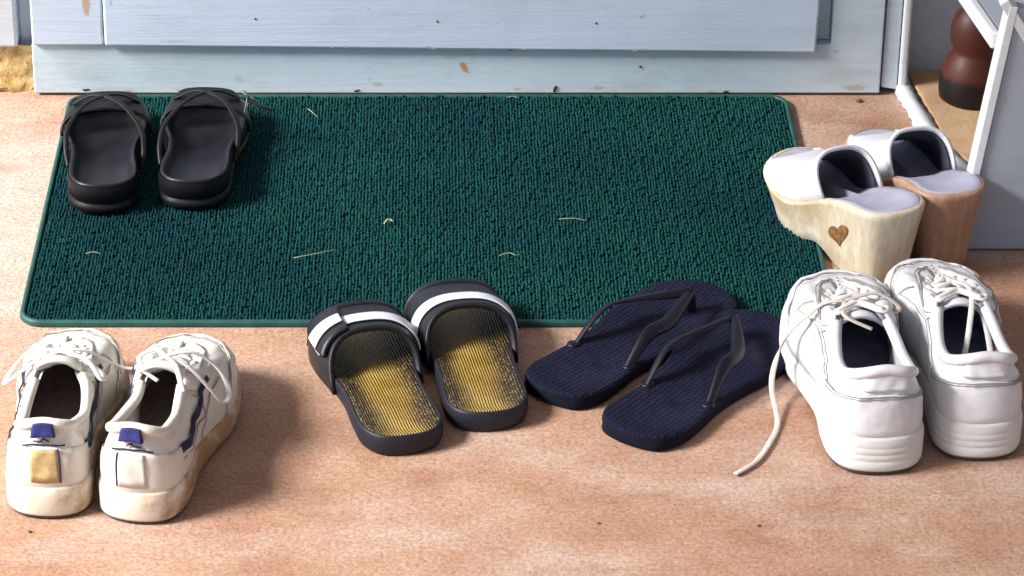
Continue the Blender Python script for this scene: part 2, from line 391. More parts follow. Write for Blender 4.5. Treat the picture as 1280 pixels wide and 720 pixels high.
def rough_panel(name, x0, x1, z0, z1, y, amp, nx, nz, mat, parent, depth=.06):
    v = []; f = []
    for i in range(nx + 1):
        for j in range(nz + 1):
            v.append((x0 + (x1 - x0) * i / nx, y - random.uniform(0, amp), z0 + (z1 - z0) * j / nz))
    f = grid_faces(nx + 1, nz + 1)
    return link(name, mesh(name, v, f), mat, parent, True, solid=depth, offset=-1)
lw = thing('house_wall', 'pale painted wall board with crumbling yellow plaster base left of the door', 'wall', (0, 0, 0))
box('wall_board', -2.2, -.4555, .536, .60, .0565, 2.6, 'trim', lw, .003)
box('gap_backing', -.455, -.4385, .575, .60, .0, 2.6, 'dark_gap', lw, .001)
v = []
nx, nz = 220, 9
for i in range(nx + 1):
    for j in range(nz + 1):
        x = -2.2 + (2.2 - .4395) * i / nx
        v.append((x + random.uniform(-.002, .002), .549 - random.uniform(0, .006) - .004 * (1 - j / nz), .0555 * j / nz))
link('plaster_base', rawmesh('plaster_base', v, grid_faces(nx + 1, nz + 1)), 'plaster', lw)
bw = thing('stucco_wall', 'rough grey stucco wall behind the brown bottle', 'wall', (0, 0, 0))
v = []
nx, nz = 60, 60
for i in range(nx + 1):
    for j in range(nz + 1):
        v.append((.534 + .7 * i / nx, .578 - random.uniform(0, .0022), 2.6 * (j / nz) ** 2))
link('stucco_face', rawmesh('stucco_face', v, grid_faces(nx + 1, nz + 1)), 'stucco', bw)
box('wall_core', .5345, 1.9, .581, .70, 0, 2.6, 'stucco', bw)
box('shade_wall', 1.25, 1.4, -1.6, .578, 0, 2.6, 'stucco', bw)  # unseen wall, added to block sky light from the right
box('lintel_wall', -.4555, .534, .563, .70, 0, 2.6, 'stucco', bw)
rf = thing('shade_roof', 'unseen roof slab added to shade the right side', 'roof', (0, 0, 0))
box('shade_roof_deck', -2.72, 2.2, -2.6, .70, 2.62, 2.68, 'trim', rf)  # unseen slab, its left edge set to cut the sun towards the right
# concrete ledge at right with flaked white edge
lg = thing('concrete_ledge', 'low tan concrete ledge with flaked white painted edge', 'ledge', (0, 0, 0))
slab('ledge_top', [(.538, .576), (.559, .372), (.60, .30), (1.6, .30), (1.6, .576)], .0, .012, 'ledge', lg, .003)
e = cr([(.5275, .574, .004), (.531, .53, .004), (.537, .475, .005), (.545, .42, .004), (.553, .372, .004), (.575, .31, .004)], 6)
v = []
for i, p in enumerate(e):
    w = .0075 + random.uniform(-.0015, .0015)
    for dx, dz in ((-w, -.004), (-w, .006 + random.uniform(0, .002)), (-w * .5, .0095), (w, .0095), (w * 1.1, -.004)):
        v.append((p.x + dx + random.uniform(-.0008, .0008), p.y, p.z + dz))
link('painted_edge', mesh('painted_edge', v, grid_faces(len(e), 5)), 'ledge_paint', lg)

# ------------------------------------------------------------------ doormat
def rrect(x0, x1, y0, y1, r, n=8):
    out = []
    for cx, cy, a0 in ((x1 - r, y1 - r, 0), (x0 + r, y1 - r, 90), (x0 + r, y0 + r, 180), (x1 - r, y0 + r, 270)):
        for k in range(n + 1):
            a = R(a0 + 90 * k / n); out.append((cx + r * math.cos(a), cy + r * math.sin(a)))
    return out
mat_t = thing('doormat', 'dark green ribbed doormat lying along the door', 'doormat', (0, 0, 0))
slab('backing', rrect(-.397, .397, .003, .520, .022), .001, .0045, 'mat_base', mat_t, .001)
ring = rrect(-.3995, .3995, .0005, .5225, .024); inn = rrect(-.394, .394, .006, .517, .019)
n = len(ring); prof = [(0, .001), (-.0004, .004), (.10, .0065), (.5, .0072), (.9, .0066), (1, .003)]
v = []
for i in range(n):
    a, b = Vector(ring[i] + (0,)), Vector(inn[i] + (0,))
    for t, z in prof:
        q = a.lerp(b, t); v.append((q.x, q.y, z))
link('rubber_border', mesh('rubber_border', v, grid_faces(n, len(prof), True)), 'mat_edge', mat_t)
v = []; f = []
nx = 238; px = .786 / nx
def inside(x, y):
    r = .018
    dx = max(abs(x) - (.3932 - r), 0); dy = max(abs(y - .2615) - (.2552 - r), 0)
    return dx * dx + dy * dy < r * r
for i in range(nx):
    x = -.393 + px * (i + .5); y = .0065 + random.uniform(0, .004); wob = random.uniform(-.0003, .0003)
    while y < .5165:
        l = random.uniform(.0046, .0078)
        if inside(x, y):
            w = px * random.uniform(.33, .46); h = .0070 + random.uniform(-.0016, .0014); xx = x + wob + random.uniform(-.0006, .0006)
            b = len(v); hl = l * .47
            v += [(xx - w, y - hl, .004), (xx + w, y - hl, .004), (xx + w, y + hl, .004), (xx - w, y + hl, .004),
                  (xx - w * .45, y - hl * .55, h), (xx + w * .45, y - hl * .55, h), (xx + w * .45, y + hl * .55, h), (xx - w * .45, y + hl * .55, h)]
            f += [(b, b + 1, b + 5, b + 4), (b + 1, b + 2, b + 6, b + 5), (b + 2, b + 3, b + 7, b + 6), (b + 3, b, b + 4, b + 7), (b + 4, b + 5, b + 6, b + 7)]
        y += l + random.uniform(.0002, .0016)
pile = link('loop_pile', rawmesh('loop_pile', v, f), 'mat_pile', mat_t, True); setp(pile, kind='stuff')

# ------------------------------------------------------------------ footwear helpers
class Foot:
    """right-foot outline in units of its length; sx widens it; side -1 mirrors"""
    def __init__(s, ctrl, L, sx=1, side=1, n=5):
        s.L, s.side = L, side
        s.c = [Vector((p[0] * L * sx, p[1] * L, 0)) for p in ctrl]; s.n = n
        s.ring = cr(s.c, n, True)
        k = len(s.ring); s.nrm = []
        for i in range(k):
            t = s.ring[(i + 1) % k] - s.ring[i - 1]; s.nrm.append(Vector((t.y, -t.x, 0)).normalized())
        if sum(a.cross(b).z for a, b in zip(s.ring, s.ring[1:])) < 0: s.nrm = [-q for q in s.nrm]
    def xr(s, y):
        xs = []
        k = len(s.ring)
        for i in range(k):
            a, b = s.ring[i], s.ring[(i + 1) % k]
            if (a.y - y) * (b.y - y) <= 0 and a.y != b.y: xs.append(a.x + (b.x - a.x) * (y - a.y) / (b.y - a.y))
        return (min(xs), max(xs)) if xs else (0, 0)
    def cen(s, p, m=.16):
        y = min(max(p.y, m * s.L), (1 - m) * s.L); a, b = s.xr(y)
        return Vector(((a + b) / 2, y, 0))
    def out(s, v): return [(p[0] * s.side, p[1], p[2]) for p in v]
def make(ft, name, v, f, mat, parent, **kw):
    return link(name, mesh(name, ft.out(v), f), mat, parent, **kw)
def sole(ft, name, rings, mat, parent, capb=True, capt=True, rad=0, zc=None):
    """rings: list of (outset, inset_k, zfun(y/L, p))"""
    v = []; k = len(ft.ring)
    for o, ins, zf in rings:
        for p, nn in zip(ft.ring, ft.nrm):
            q = p + nn * o
            if ins: q = q.lerp(ft.cen(p), ins)
            v.append((q.x, q.y, zf((q.y if ins else p.y) / ft.L)))
    nr = len(rings); f = []
    for r in range(nr - 1):
        for i in range(k):
            j = (i + 1) % k; f.append((r * k + i, r * k + j, (r + 1) * k + j, (r + 1) * k + i))
    if capb: f.append(tuple(range(k)))
    if capt: f.append(tuple(range((nr - 1) * k, nr * k)))
    return make(ft, name, v, f, mat, parent)
def band(ft, name, mat, parent, yb, yt, h, zb, out=.003, off=0, th=.003, na=24, ny=10, a0=0, a1=math.pi, pw=.75, tilt=0, hf=None):
    """strap arching over the foot: yb=(back,front) at the sole, yt=(back,front) at the crown"""
    v = []
    for i in range(na + 1):
        a = a0 + (a1 - a0) * i / na; s = math.sin(a) ** pw if math.sin(a) > 1e-6 else 0
        for j in range(ny + 1):
            w = j / ny
            y = (yb[0] + (yt[0] - yb[0]) * s) * (1 - w) + (yb[1] + (yt[1] - yb[1]) * s) * w
            y *= ft.L
            xa, xb = ft.xr(min(max(y, .03 * ft.L), .985 * ft.L)); hw = (xb - xa) / 2 + out + off
            cx = (xa + xb) / 2; hh = h(w) if callable(h) else h
            ca = math.cos(a); ca = math.copysign(abs(ca) ** .8, ca)
            v.append((cx - hw * ca, y, (zb(y / ft.L) if callable(zb) else zb) + (hh + off) * s))
    return make(ft, name, v, grid_faces(na + 1, ny + 1), mat, parent, solid=th, offset=0)

SNK_O = [(0, 0), (.088, .022), (.128, .09), (.134, .20), (.126, .34), (.142, .48), (.166, .62), (.162, .77), (.112, .925), (-.012, 1.0),
         (-.125, .935), (-.166, .79), (-.158, .64), (-.122, .48), (-.112, .32), (-.122, .18), (-.122, .085), (-.085, .022)]
SNK_I = [(0, .040, .345), (.052, .045, .335), (.084, .085, .310), (.094, .17, .272), (.092, .27, .262), (.082, .36, .288), (.066, .44, .315), (.050, .55, .290), (.036, .645, .250), (0, .672, .240),
         (-.036, .645, .250), (-.050, .55, .290), (-.066, .44, .315), (-.082, .36, .288), (-.092, .27, .262), (-.094, .17, .272), (-.084, .085, .310), (-.052, .045, .335)]

def sneaker(name, label, group, loc, rz, L, side, sx, st):
    T = thing(name, label, 'sneaker', loc, rz, group)
    ft = Foot(SNK_O, L, sx, side); rng = random.Random(st['seed'])
    K = len(SNK_O); hs = st.get('hs', 1)
    Ic = [Vector((p[0] * L * sx * st.get('ox', 1), p[1] * L, p[2] * L * hs)) for p in SNK_I]
    if st.get('slump'):
        for i in (3, 4, 5, 13, 14, 15): Ic[i] += Vector((rng.uniform(-.004, .004), 0, rng.uniform(-.006, .004)))
    SPR = lambda t: .011 * sm(.72, 1.0, t) * L / .27
    zs = lambda t: interp([(0, st['zh']), (.25, st['zh'] * .96), (.55, st['zf']), (1, st['zf'] * 1.02)], t) + SPR(t)
    def crv(P, u):
        i = int(math.floor(u)) % K; t = u - math.floor(u)
        a, b, c, d = P[(i - 1) % K], P[i], P[(i + 1) % K], P[(i + 2) % K]
        return .5 * ((2 * b) + (c - a) * t + (2 * a - 5 * b + 4 * c - d) * t * t + (3 * b - a - 3 * c + d) * t ** 3)
    def Sp(u, v, ins=0):
        o = crv(ft.c, u); i = crv(Ic, u)
        o = Vector((o.x, o.y, zs(o.y / L) - .003)); cen = ft.cen(o)
        d = Vector((o.x - cen.x, o.y - cen.y, 0)); d = d.normalized() if d.length else d
        o = o - d * .0015
        toe = sm(.55, .95, o.y / L)
        heel = sm(.35, .0, o.y / L)
        p1 = o + Vector((0, 0, (i.z - o.z) * (.62 + .25 * toe))) + d * (.005 * (1 - toe) * (1 - heel) + .0015)
        p2 = i + Vector((o.x - i.x, o.y - i.y, 0)) * (.42 + .08 * toe) + Vector((0, 0, .004 * (1 - heel) - (i.z - o.z) * .30 * heel - .002 * toe)) + d * .001 * heel
        w = 1 - v
        q = o * w ** 3 + p1 * 3 * w * w * v + p2 * 3 * w * v * v + i * v ** 3
        if ins:
            q = q - d * ins - Vector((0, 0, ins * .6 * toe))
        return q
    def Nn(u, v):
        e = .02; v0, v1 = max(0, v - e), min(1, v + e)
        du = Sp(u + .05, v) - Sp(u - .05, v); dv = Sp(u, v1) - Sp(u, v0)
        n = du.cross(dv).normalized(); c = ft.cen(crv(ft.c, u)); p = Sp(u, v)
        if n.dot(p - Vector((c.x, c.y, .03))) < 0: n = -n
        return n
    def wr(u, v):      # small dents and folds
        return .0011 * math.sin(3.1 * u + 5 * v + st['seed']) * math.sin(7 * v + 1.7 * u) + .0006 * math.sin(9 * u + 11 * v)
    NU, NV = K * 5, 15
    pts = []
    for i in range(NU):
        u = i / 5
        for j in range(NV):
            vv = j / (NV - 1); p = Sp(u, vv)
            k = 4 * vv * (1 - vv)
            pts.append(p + Nn(u, vv) * wr(u, vv) * k)
    make(ft, 'upper', pts, grid_faces(NU, NV, True), st['upper'], T)
    pts = [Sp(i / 5, j / 9, .004) - Vector((0, 0, .001)) for i in range(NU) for j in range(10)]
    make(ft, 'lining', pts, grid_faces(NU, 10, True), st['lining'], T)
    sole(ft, 'insole', [(-.006, 0, lambda t: zs(t) - .004), (-.006, .5, lambda t: zs(t) + .001 - .002 * sm(.1, .4, t))], st['insole'], T, capb=False)
    def patch(nm, u0, u1, vf, mat, off=.0011, nu=28, nv=6):
        g = []
        for i in range(nu + 1):
            u = u0 + (u1 - u0) * i / nu; a, b = vf(i / nu)
            for j in range(nv + 1):
                vv = a + (b - a) * j / nv; k = 4 * vv * (1 - vv)
                g.append(Sp(u, vv) + Nn(u, vv) * (off + wr(u, vv) * k))
        return make(ft, nm, g, grid_faces(nu + 1, nv + 1), mat, T, solid=.0012, offset=0)
    def strip(nm, path, hw, mat, par=None, off=.001, n=8, th=.0008):
        Q = cr([Vector((a, b, 0)) for a, b in path], n); P = [Sp(q.x, q.y) for q in Q]; g = []
        for i, q in enumerate(Q):
            nn = Nn(q.x, q.y); t = (P[min(i + 1, len(P) - 1)] - P[max(i - 1, 0)]).normalized(); s = nn.cross(t).normalized()
            h = hw(i / (len(Q) - 1)) if callable(hw) else hw
            base = P[i] + nn * (off + wr(q.x, q.y) * 4 * q.y * (1 - q.y))
            g += [base - s * h, base + s * h]
        return make(ft, nm, g, grid_faces(len(Q), 2), mat, par or T, solid=th, offset=0)
    # overlays: heel counter, toe guard, eyelet stay, collar
    patch('heel_counter', -3.6, 3.6, lambda t: (.02, .60 - .22 * abs(2 * t - 1) ** 1.5), st['upper'], .0012)
    patch('toe_guard', 6.0, 12.0, lambda t: (.02, .50 - .33 * abs(2 * t - 1) ** 1.6), st['upper'], .0012)
    strip('toe_seam', [(6.4, .22), (7.3, .42), (8.2, .55), (9, .56), (9.8, .55), (10.7, .42), (11.6, .22)], .0006, 'stitch', off=.0022)
    for s_ in (1, -1):
        us = (lambda u: u) if s_ > 0 else (lambda u: K - u)
        st_ = patch('eyelet_stay', us(5.3), us(8.75), lambda t: (.70 + .06 * math.sin(t * 3.14), .985), st['upper'], .0018, 20)
        strip('side_seam', [(us(4.3), .12), (us(4.9), .4), (us(5.1), .75)], .0005, 'stitch', off=.0016)
        strip('side_seam', [(us(6.1), .1), (us(6.35), .4), (us(6.5), .66)], .0005, 'stitch', off=.0016)
    col = [Sp(u, 1.0) + Vector((0, 0, .001)) for u in [x * .35 for x in range(-16, 17)]]
    tube('collar', ft.out(col), st.get('cr', .0052), st.get('collar', st['upper']), T, n=2, seg=10)
    # sole
    zt = lambda a: (lambda t: SPR(t) + (zs(t) - SPR(t)) * a)
    sole(ft, 'outsole', [(-.004, 0, lambda t: SPR(t) + .0002), (.001, 0, lambda t: SPR(t) + .002), (.0012, 0, zt(.18))], 'outsole', T)
    oo = st.get('oo', 0)
    rr = [(.0005 + oo, 0, zt(.15)), (.0016 + oo, 0, zt(.22))]
    ng = st.get('grooves', 0)
    for g in range(ng):
        a = .30 + .55 * g / ng; d = .55 / ng
        rr += [(.0017 + oo, 0, zt(a)), (.0018 + oo, 0, zt(a + d * .6)), (.0013 + oo, 0, zt(a + d * .70)), (.0013 + oo, 0, zt(a + d * .84))]
    rr += [(.0016 + oo, 0, zt(.88)), (.0022, 0, zt(1.02)), (.0012, 0, zt(1.09)), (-.001, 0, zt(1.10))]
    sole(ft, 'midsole', rr, st['midsole'], T, capt=False)
    # tongue
    tz = st.get('tongue', .355); g = []
    for i in range(13):
        t = i / 12; y = (.70 - (.70 - st.get('ty', .385)) * t) * L; z = (.222 + (tz - .222) * t ** .85) * L * hs + .004 * math.sin(t * 9)
        for j in range(9):
            q = -1 + j / 4; g.append((q * (.030 + .030 * t) * L * sx * 1.25, y + .004 * q * q, z - (.014 + .02 * t) * q * q * L * 1.2))
    make(ft, 'tongue', g, grid_faces(13, 9), st['upper'], T, solid=.004, offset=0)
    # laces
    prev = None
    us = st.get('eyelets', (6.0, 6.75, 7.5, 8.2))
    for k, u in enumerate(us):
        a = Sp(u, .86) + Nn(u, .86) * .003; b = Sp(K - u, .86) + Nn(K - u, .86) * .003
        c = (a + b) / 2; top = max(Sp(u, 1).z, 0) + .005
        c1 = Sp(u, 1) + Vector((0, 0, .003)); c2 = Sp(K - u, 1) + Vector((0, 0, .003))
        tube('lace', ft.out([a, c1, Vector((c.x, c.y + .002, top)), c2, b]), .0030, st['lace'], T, .55)
        if k + 1 < len(us):
            for p_, q_ in ((u, K - us[k + 1]), (K - u, us[k + 1])):
                s1 = Sp(p_, .97) + Vector((0, 0, .004)); s2 = Sp(q_, .97) + Vector((0, 0, .003)); mm = (s1 + s2) / 2 + Vector((0, 0, .005))
                tube('lace', ft.out([s1, mm, s2]), .0028, st['lace'], T, .55)
        for w_ in (u, K - u):
            p = Sp(w_, .86); nn = Nn(w_, .86)
            o = lathe('eyelet', [(.0017, .0), (.0030, .0006), (.0030, .0012), (.0017, .0014)], 'stitch', T, 12)
            o.location = ft.out([p + nn * .0016])[0]; nv = Vector(ft.out([nn])[0]); o.rotation_euler = nv.to_track_quat('Z', 'Y').to_euler()
    for pth in st.get('extra_laces', []):
        tube('lace', [Vector(p) for p in pth], st.get('lr', .0031), st.get('lace2', st['lace']), T, .42, n=8)
    return T, ft, Sp, Nn, patch, strip, K

# ------------------------------------------------------------------ left pair: worn cream sneakers with navy wave stripe
G1 = 'worn cream sneakers in the left corner'
def cream(label, loc, deg, side, badge, seed, extra, L=.262):
    st = dict(cr=.0048, lr=.0026, oo=.0014, seed=seed, zh=.030, zf=.022, upper='leather_cream', lining='lining_cream', insole='insole_maroon', midsole='midsole_dirty',
              lace='lace', slump=1, hs=1.02, extra_laces=extra, tongue=.37, ty=.40)
    T, ft, Sp, Nn, patch, strip, K = sneaker('sneaker', label, G1, loc, R(-deg), L, side, 1.06, st)
    for s_ in (1, -1):
        us = (lambda u: u) if s_ > 0 else (lambda u: K - u)
        strip('side_stripe', [(us(2.6), .42), (us(3.5), .36), (us(4.2), .50), (us(4.8), .50), (us(5.3), .62), (us(5.9), .60)],
              lambda t: .0042 * (1 - .4 * t), 'navy', off=.002)
        strip('stripe_piping', [(us(2.5), .28), (us(3.5), .22), (us(4.3), .34), (us(4.9), .34), (us(5.5), .46), (us(6.2), .44)], .0007, 'stitch', off=.0016)
    tab = patch('heel_tab', -.55, .55, lambda t: (.80, 1.03), 'blue_tab', .0045, 10, 6)
    tab.modifiers['thick'].thickness = .006
    patch('heel_badge', -.50, .50, lambda t: (.10, .55), 'badge_tan' if badge else 'badge_grey', .0022, 10, 6)
    strip('badge_edge', [(-.56, .57), (-.56, .4), (-.53, .10)], .0007, 'navy', off=.0026)
    strip('badge_edge', [(-.9, .62), (-.4, .635), (.4, .635), (.9, .62)], .0007, 'navy', off=.0022)
    strip('badge_mark', [(-.25, .69), (0, .75), (.1, .70), (.45, .695)], .0006, 'navy', off=.0022)
    return T
cream('scuffed cream sneaker with tan heel badge, leftmost shoe', (-.3345, -.345, 0), 1.5, -1, True, 3,
      [[(.0, .125, .100), (.022, .134, .095), (.042, .141, .080), (.056, .147, .070), (.070, .153, .066)],
       [(.0, .125, .100), (.026, .112, .098), (.040, .098, .086), (.038, .112, .086), (.01, .124, .1)],
       [(.0, .125, .100), (-.026, .128, .097), (-.043, .128, .080), (-.050, .116, .070), (-.040, .112, .080), (-.01, .122, .1)]])
cream('scuffed cream sneaker with grey heel badge and drooping lace loop', (-.258, -.353, 0), 10.5, 1, False, 8,
      [[(.0, .125, .100), (.022, .142, .096), (.044, .146, .078), (.055, .136, .060), (.052, .120, .060), (.042, .116, .076), (.022, .120, .094), (.0, .124, .1)],
       [(.0, .125, .100), (-.012, .138, .098), (-.024, .126, .096), (-.016, .110, .092), (-.002, .104, .086)],
       [(.0, .125, .100), (.014, .108, .1), (.026, .085, .088)]])

# ------------------------------------------------------------------ right pair: plain white trainers
G2 = 'white trainers at the right edge'
def to_local(p, loc, deg):
    q = Matrix.Rotation(R(-deg), 4, 'Z') @ Vector((p[0] - loc[0], p[1] - loc[1], p[2])); return tuple(q)
def white(label, loc, deg, side, seed, extra, lac='lace', L=.295, sx=1.12):
    st = dict(seed=seed, zh=.036, zf=.026, upper='leather_white', lining='lining_grey', insole='insole_navy', midsole='midsole_white',
              lace='lace', lace2=lac, hs=1.0, oo=.0018, grooves=3, extra_laces=extra, tongue=.31, ty=.43, lr=.0027, ox=1.04)
    T, ft, Sp, Nn, patch, strip, K = sneaker('sneaker', label, G2, loc, R(-deg), L, side, sx, st)
    patch('heel_pull', -1.1, 1.1, lambda t: (.70 - .05 * math.sin(t * 3.14), 1.0), 'leather_white', .0016, 14, 6)
    strip('stitch_line', [(-3.4, .40), (-2.4, .50), (-1.2, .56), (0, .57), (1.2, .56), (2.4, .50), (3.4, .40)], .0004, 'stitch', off=.0024, n=5)
    strip('stitch_line', [(-3.2, .36), (-2.3, .46), (-1.2, .52), (0, .53), (1.2, .52), (2.3, .46), (3.2, .36)], .0004, 'stitch', off=.0024, n=5)
    for s_ in (1, -1):
        us = (lambda u: u) if s_ > 0 else (lambda u: K - u)
        patch('side_panel', us(3.4), us(6.4), lambda t: (.05, .42 + .25 * math.sin(t * 3.14)), 'leather_white', .0014, 18, 6)
        strip('stitch_line', [(us(3.5), .44), (us(4.2), .56), (us(4.9), .64), (us(5.6), .58), (us(6.3), .44)], .0004, 'stitch', off=.0025)
        strip('stitch_line', [(us(5.5), .74), (us(6.5), .76), (us(7.5), .76), (us(8.6), .72)], .0004, 'stitch', off=.0032)
        strip('eyestay_seam', [(us(5.3), .70), (us(6.5), .72), (us(7.5), .72), (us(8.8), .68)], .0005, 'stitch', off=.0020)
    for u_ in (8.4, 8.7, 9.0, 9.3, 9.6):
        for v_ in (.66, .72, .78):
            o = lathe('vent_hole', [(.0009, .0), (.0009, .0005), (.0004, .0006)], 'outsole', T, 8)
            p_ = Sp(u_, v_); n_ = Nn(u_, v_); o.location = ft.out([p_ + n_ * .0008])[0]; o.rotation_euler = Vector(ft.out([n_])[0]).to_track_quat('Z', 'Y').to_euler()
    return T
white('plain white trainer with a loose lace trailing onto the floor', (.408, -.272, 0), -4.5, -1, 5,
      [[(-.012, .150, .098), (-.030, .150, .096)] + [to_local(p, (.408, -.272), 4.5) for p in ((.350, -.132, .086), (.335, -.126, .064), (.327, -.122, .040), (.322, -.130, .0235), (.3205, -.146, .014), (.3225, -.185, .003), (.311, -.222, .003), (.296, -.253, .003), (.276, -.274, .003))],
       [(-.01, .15, .098), (.02, .158, .1), (.04, .15, .09), (.03, .138, .09), (.0, .148, .098)],
       [(-.01, .15, .098), (-.015, .125, .096), (.008, .112, .088)]], 'lace_dirty', sx=1.06)
white('plain white trainer with laces fallen inside, rightmost shoe', (.501, -.248, 0), -3.5, 1, 11,
      [[(0, .16, .1), (.012, .14, .1), (.006, .11, .078), (-.004, .085, .05), (-.01, .065, .04)],
       [(0, .16, .1), (.02, .13, .085), (.024, .09, .055), (.018, .07, .042)]], sx=1.0)

# ------------------------------------------------------------------ black strappy sandals on the mat
SAN_O = [(0, 0), (.095, .022), (.150, .10), (.160, .22), (.155, .36), (.165, .50), (.190, .64), (.190, .78), (.135, .93), (-.01, 1.0),
         (-.14, .945), (-.192, .80), (-.185, .65), (-.150, .50), (-.140, .34), (-.150, .20), (-.142, .095), (-.092, .022)]
G3 = 'black sandals on the mat by the door'
def sandal(label, loc, deg, side, tail, L=.232):
    T = thing('sandal', label, 'sandal', loc, R(-deg), G3); ft = Foot(SAN_O, L, 1.0, side)
    zt = lambda t: interp([(0, .034), (.35, .031), (.65, .026), (1, .027)], t) + .006 * sm(.85, 1, t)
    zb = lambda t: .006 * sm(.8, 1, t) + .0002
    zm = lambda a: (lambda t: zb(t) + (zt(t) - zb(t)) * a)
    sole(ft, 'sole', [(-.004, 0, zb), (.001, 0, zm(.08)), (.0015, 0, zm(.30)), (-.0008, 0, zm(.34)), (-.0008, 0, zm(.40)), (.0012, 0, zm(.44)), (.0008, 0, zm(.8)), (.0, 0, zm(.95))], 'black_rubber', T, capt=False)
    rim = lambda d: (lambda t: zt(t) - d)
    sole(ft, 'footbed', [(-.0008, 0, rim(.0016)), (-.0014, 0, rim(-.0004)), (-.0034, 0, rim(-.0006)), (-.0052, .02, rim(.0018)), (-.006, .08, rim(.0085)), (-.007, .2, rim(.0135)), (-.008, .45, rim(.0160)), (-.008, .7, rim(.0165)), (-.008, .92, rim(.0165))], 'black_footbed', T, capb=False)
    tb = band(ft, 'toe_strap', 'black_strap', T, (.70, .96), (.76, .92), .022, zm(.55), .002, th=.004)
    band(ft, 'strap_edging', 'black_rubber', tb, (.695, .708), (.752, .764), .0235, zm(.55), .0025, th=.004, ny=3)
    sg = side
    for pth in ([(-.038, .078, .014), (-.041, .097, .029), (-.037, .125, .041), (-.016, .165, .050), (.012, .192, .048), (.036, .20, .034)],
                [(.038, .088, .014), (.041, .107, .029), (.038, .130, .041), (.020, .165, .050), (-.010, .192, .048), (-.036, .20, .034)]):
        tube('thin_strap', [(p[0] * sg, p[1], p[2]) for p in pth], .0030, 'black_strap', T, .4, n=8)
    if not tail: return T
    b = tube('buckle', [(sg * x, y, z) for x, y, z in ((.044, .150, .040), (.047, .158, .054), (.046, .172, .055), (.046, .176, .041), (.045, .164, .037), (.044, .150, .040))], .0007, 'metal', T, n=5)
    tube('strap_tail', [(sg * x, y, z) for x, y, z in ((.040, .168, .050), (.052, .160, .048), (.064, .156, .046), (.076, .156, .043))], .0036, 'black_strap', T, .3)
    tube('buckle_pin', [(sg * x, y, z) for x, y, z in ((.038, .172, .057), (.050, .164, .054), (.058, .160, .051))], .0005, 'metal', T)
    return T
sandal('leftmost black strappy sandal, at the back corner of the mat', (-.334, .225, .0075), -4, -1, False)
sandal('black strappy sandal with strap tail sticking out over the mat', (-.246, .235, .0075), 2, 1, True)

# ------------------------------------------------------------------ slides
SLI_O = [(0, 0), (.10, .022), (.150, .10), (.158, .22), (.155, .36), (.168, .50), (.190, .64), (.188, .78), (.135, .93), (-.01, 1.0),
         (-.135, .945), (-.185, .80), (-.178, .65), (-.148, .50), (-.140, .34), (-.148, .20), (-.145, .095), (-.098, .022)]
G4 = 'gold lined slide sandals in the middle'
def slide(label, loc, deg, side, flap, L=.248):
    T = thing('slide_sandal', label, 'slide', loc, R(-deg), G4); ft = Foot(SLI_O, L, 1.0, side)
    zt = lambda t: interp([(0, .022), (.35, .020), (.65, .016), (1, .018)], t) + .006 * sm(.85, 1, t)
    zb = lambda t: .006 * sm(.82, 1, t) + .0002
    zm = lambda a: (lambda t: zb(t) + (zt(t) - zb(t)) * a)
    sole(ft, 'sole', [(-.005, 0, zb), (.0, 0, zm(.08)), (.0018, 0, zm(.3)), (.0016, 0, zm(.62)), (.001, 0, zm(.90)), (.0, 0, zm(.99)), (-.0012, 0, zm(1.0)), (-.003, 0, zm(.94))], 'navy_foam', T, capt=False)
    rim = lambda d: (lambda t: zt(t) - d)
    sole(ft, 'insole', [(-.0018, 0, rim(.0012)), (-.003, 0, rim(.0002)), (-.006, .1, rim(.0022)), (-.007, .3, rim(.0045)), (-.007, .6, rim(.0048)), (-.007, .92, rim(.0042))], 'gold', T, capb=False)
    zbase = zm(.35)
    s1 = band(ft, 'strap', 'slide_strap', T, (.46, .86), (.60, .88), lambda w: .046 - .014 * w, zbase, .003, th=.005, ny=12)
    band(ft, 'strap_piping', 'slide_strap', s1, (.452, .475), (.592, .612), .0475, zbase, .0038, th=.004, ny=3)
    band(ft, 'strap_piping', 'slide_strap', s1, (.845, .868), (.868, .888), .0335, zbase, .0042, th=.005, ny=3)
    lo, hi = (0, math.pi) if side > 0 else (0, math.pi)
    if flap:
        band(ft, 'white_stripe', 'white_stripe', s1, (.56, .66), (.665, .74), lambda w: .0435 - .003 * w, zbase, .003, off=.0036, th=.0012, a0=.08 * math.pi, a1=.88 * math.pi, ny=4)
        # hook-and-loop flap folded over the outer side
        fl_ = band(ft, 'strap_flap', 'slide_strap', T, (.50, .84), (.60, .86), lambda w: .0465 - .014 * w, zbase, .003, off=.0055, th=.004, a0=.60 * math.pi, a1=.86 * math.pi, ny=10)
        band(ft, 'white_stripe', 'white_stripe', fl_, (.57, .69), (.665, .74), lambda w: .0435 - .003 * w, zbase, .003, off=.0086, th=.0012, a0=.605 * math.pi, a1=.85 * math.pi, ny=4)
    else:
        band(ft, 'white_stripe', 'white_stripe', s1, (.55, .63), (.655, .725), lambda w: .0435 - .003 * w, zbase, .003, off=.0036, th=.0012, a0=.06 * math.pi, a1=.94 * math.pi, ny=4)
    return T
slide('black slide sandal with gold insole and white strap stripe, left one', (-.017, -.238, 0), -14, -1, True)
slide('black slide sandal with gold insole and white strap stripe, right one', (.058, -.197, 0), -9, 1, False)

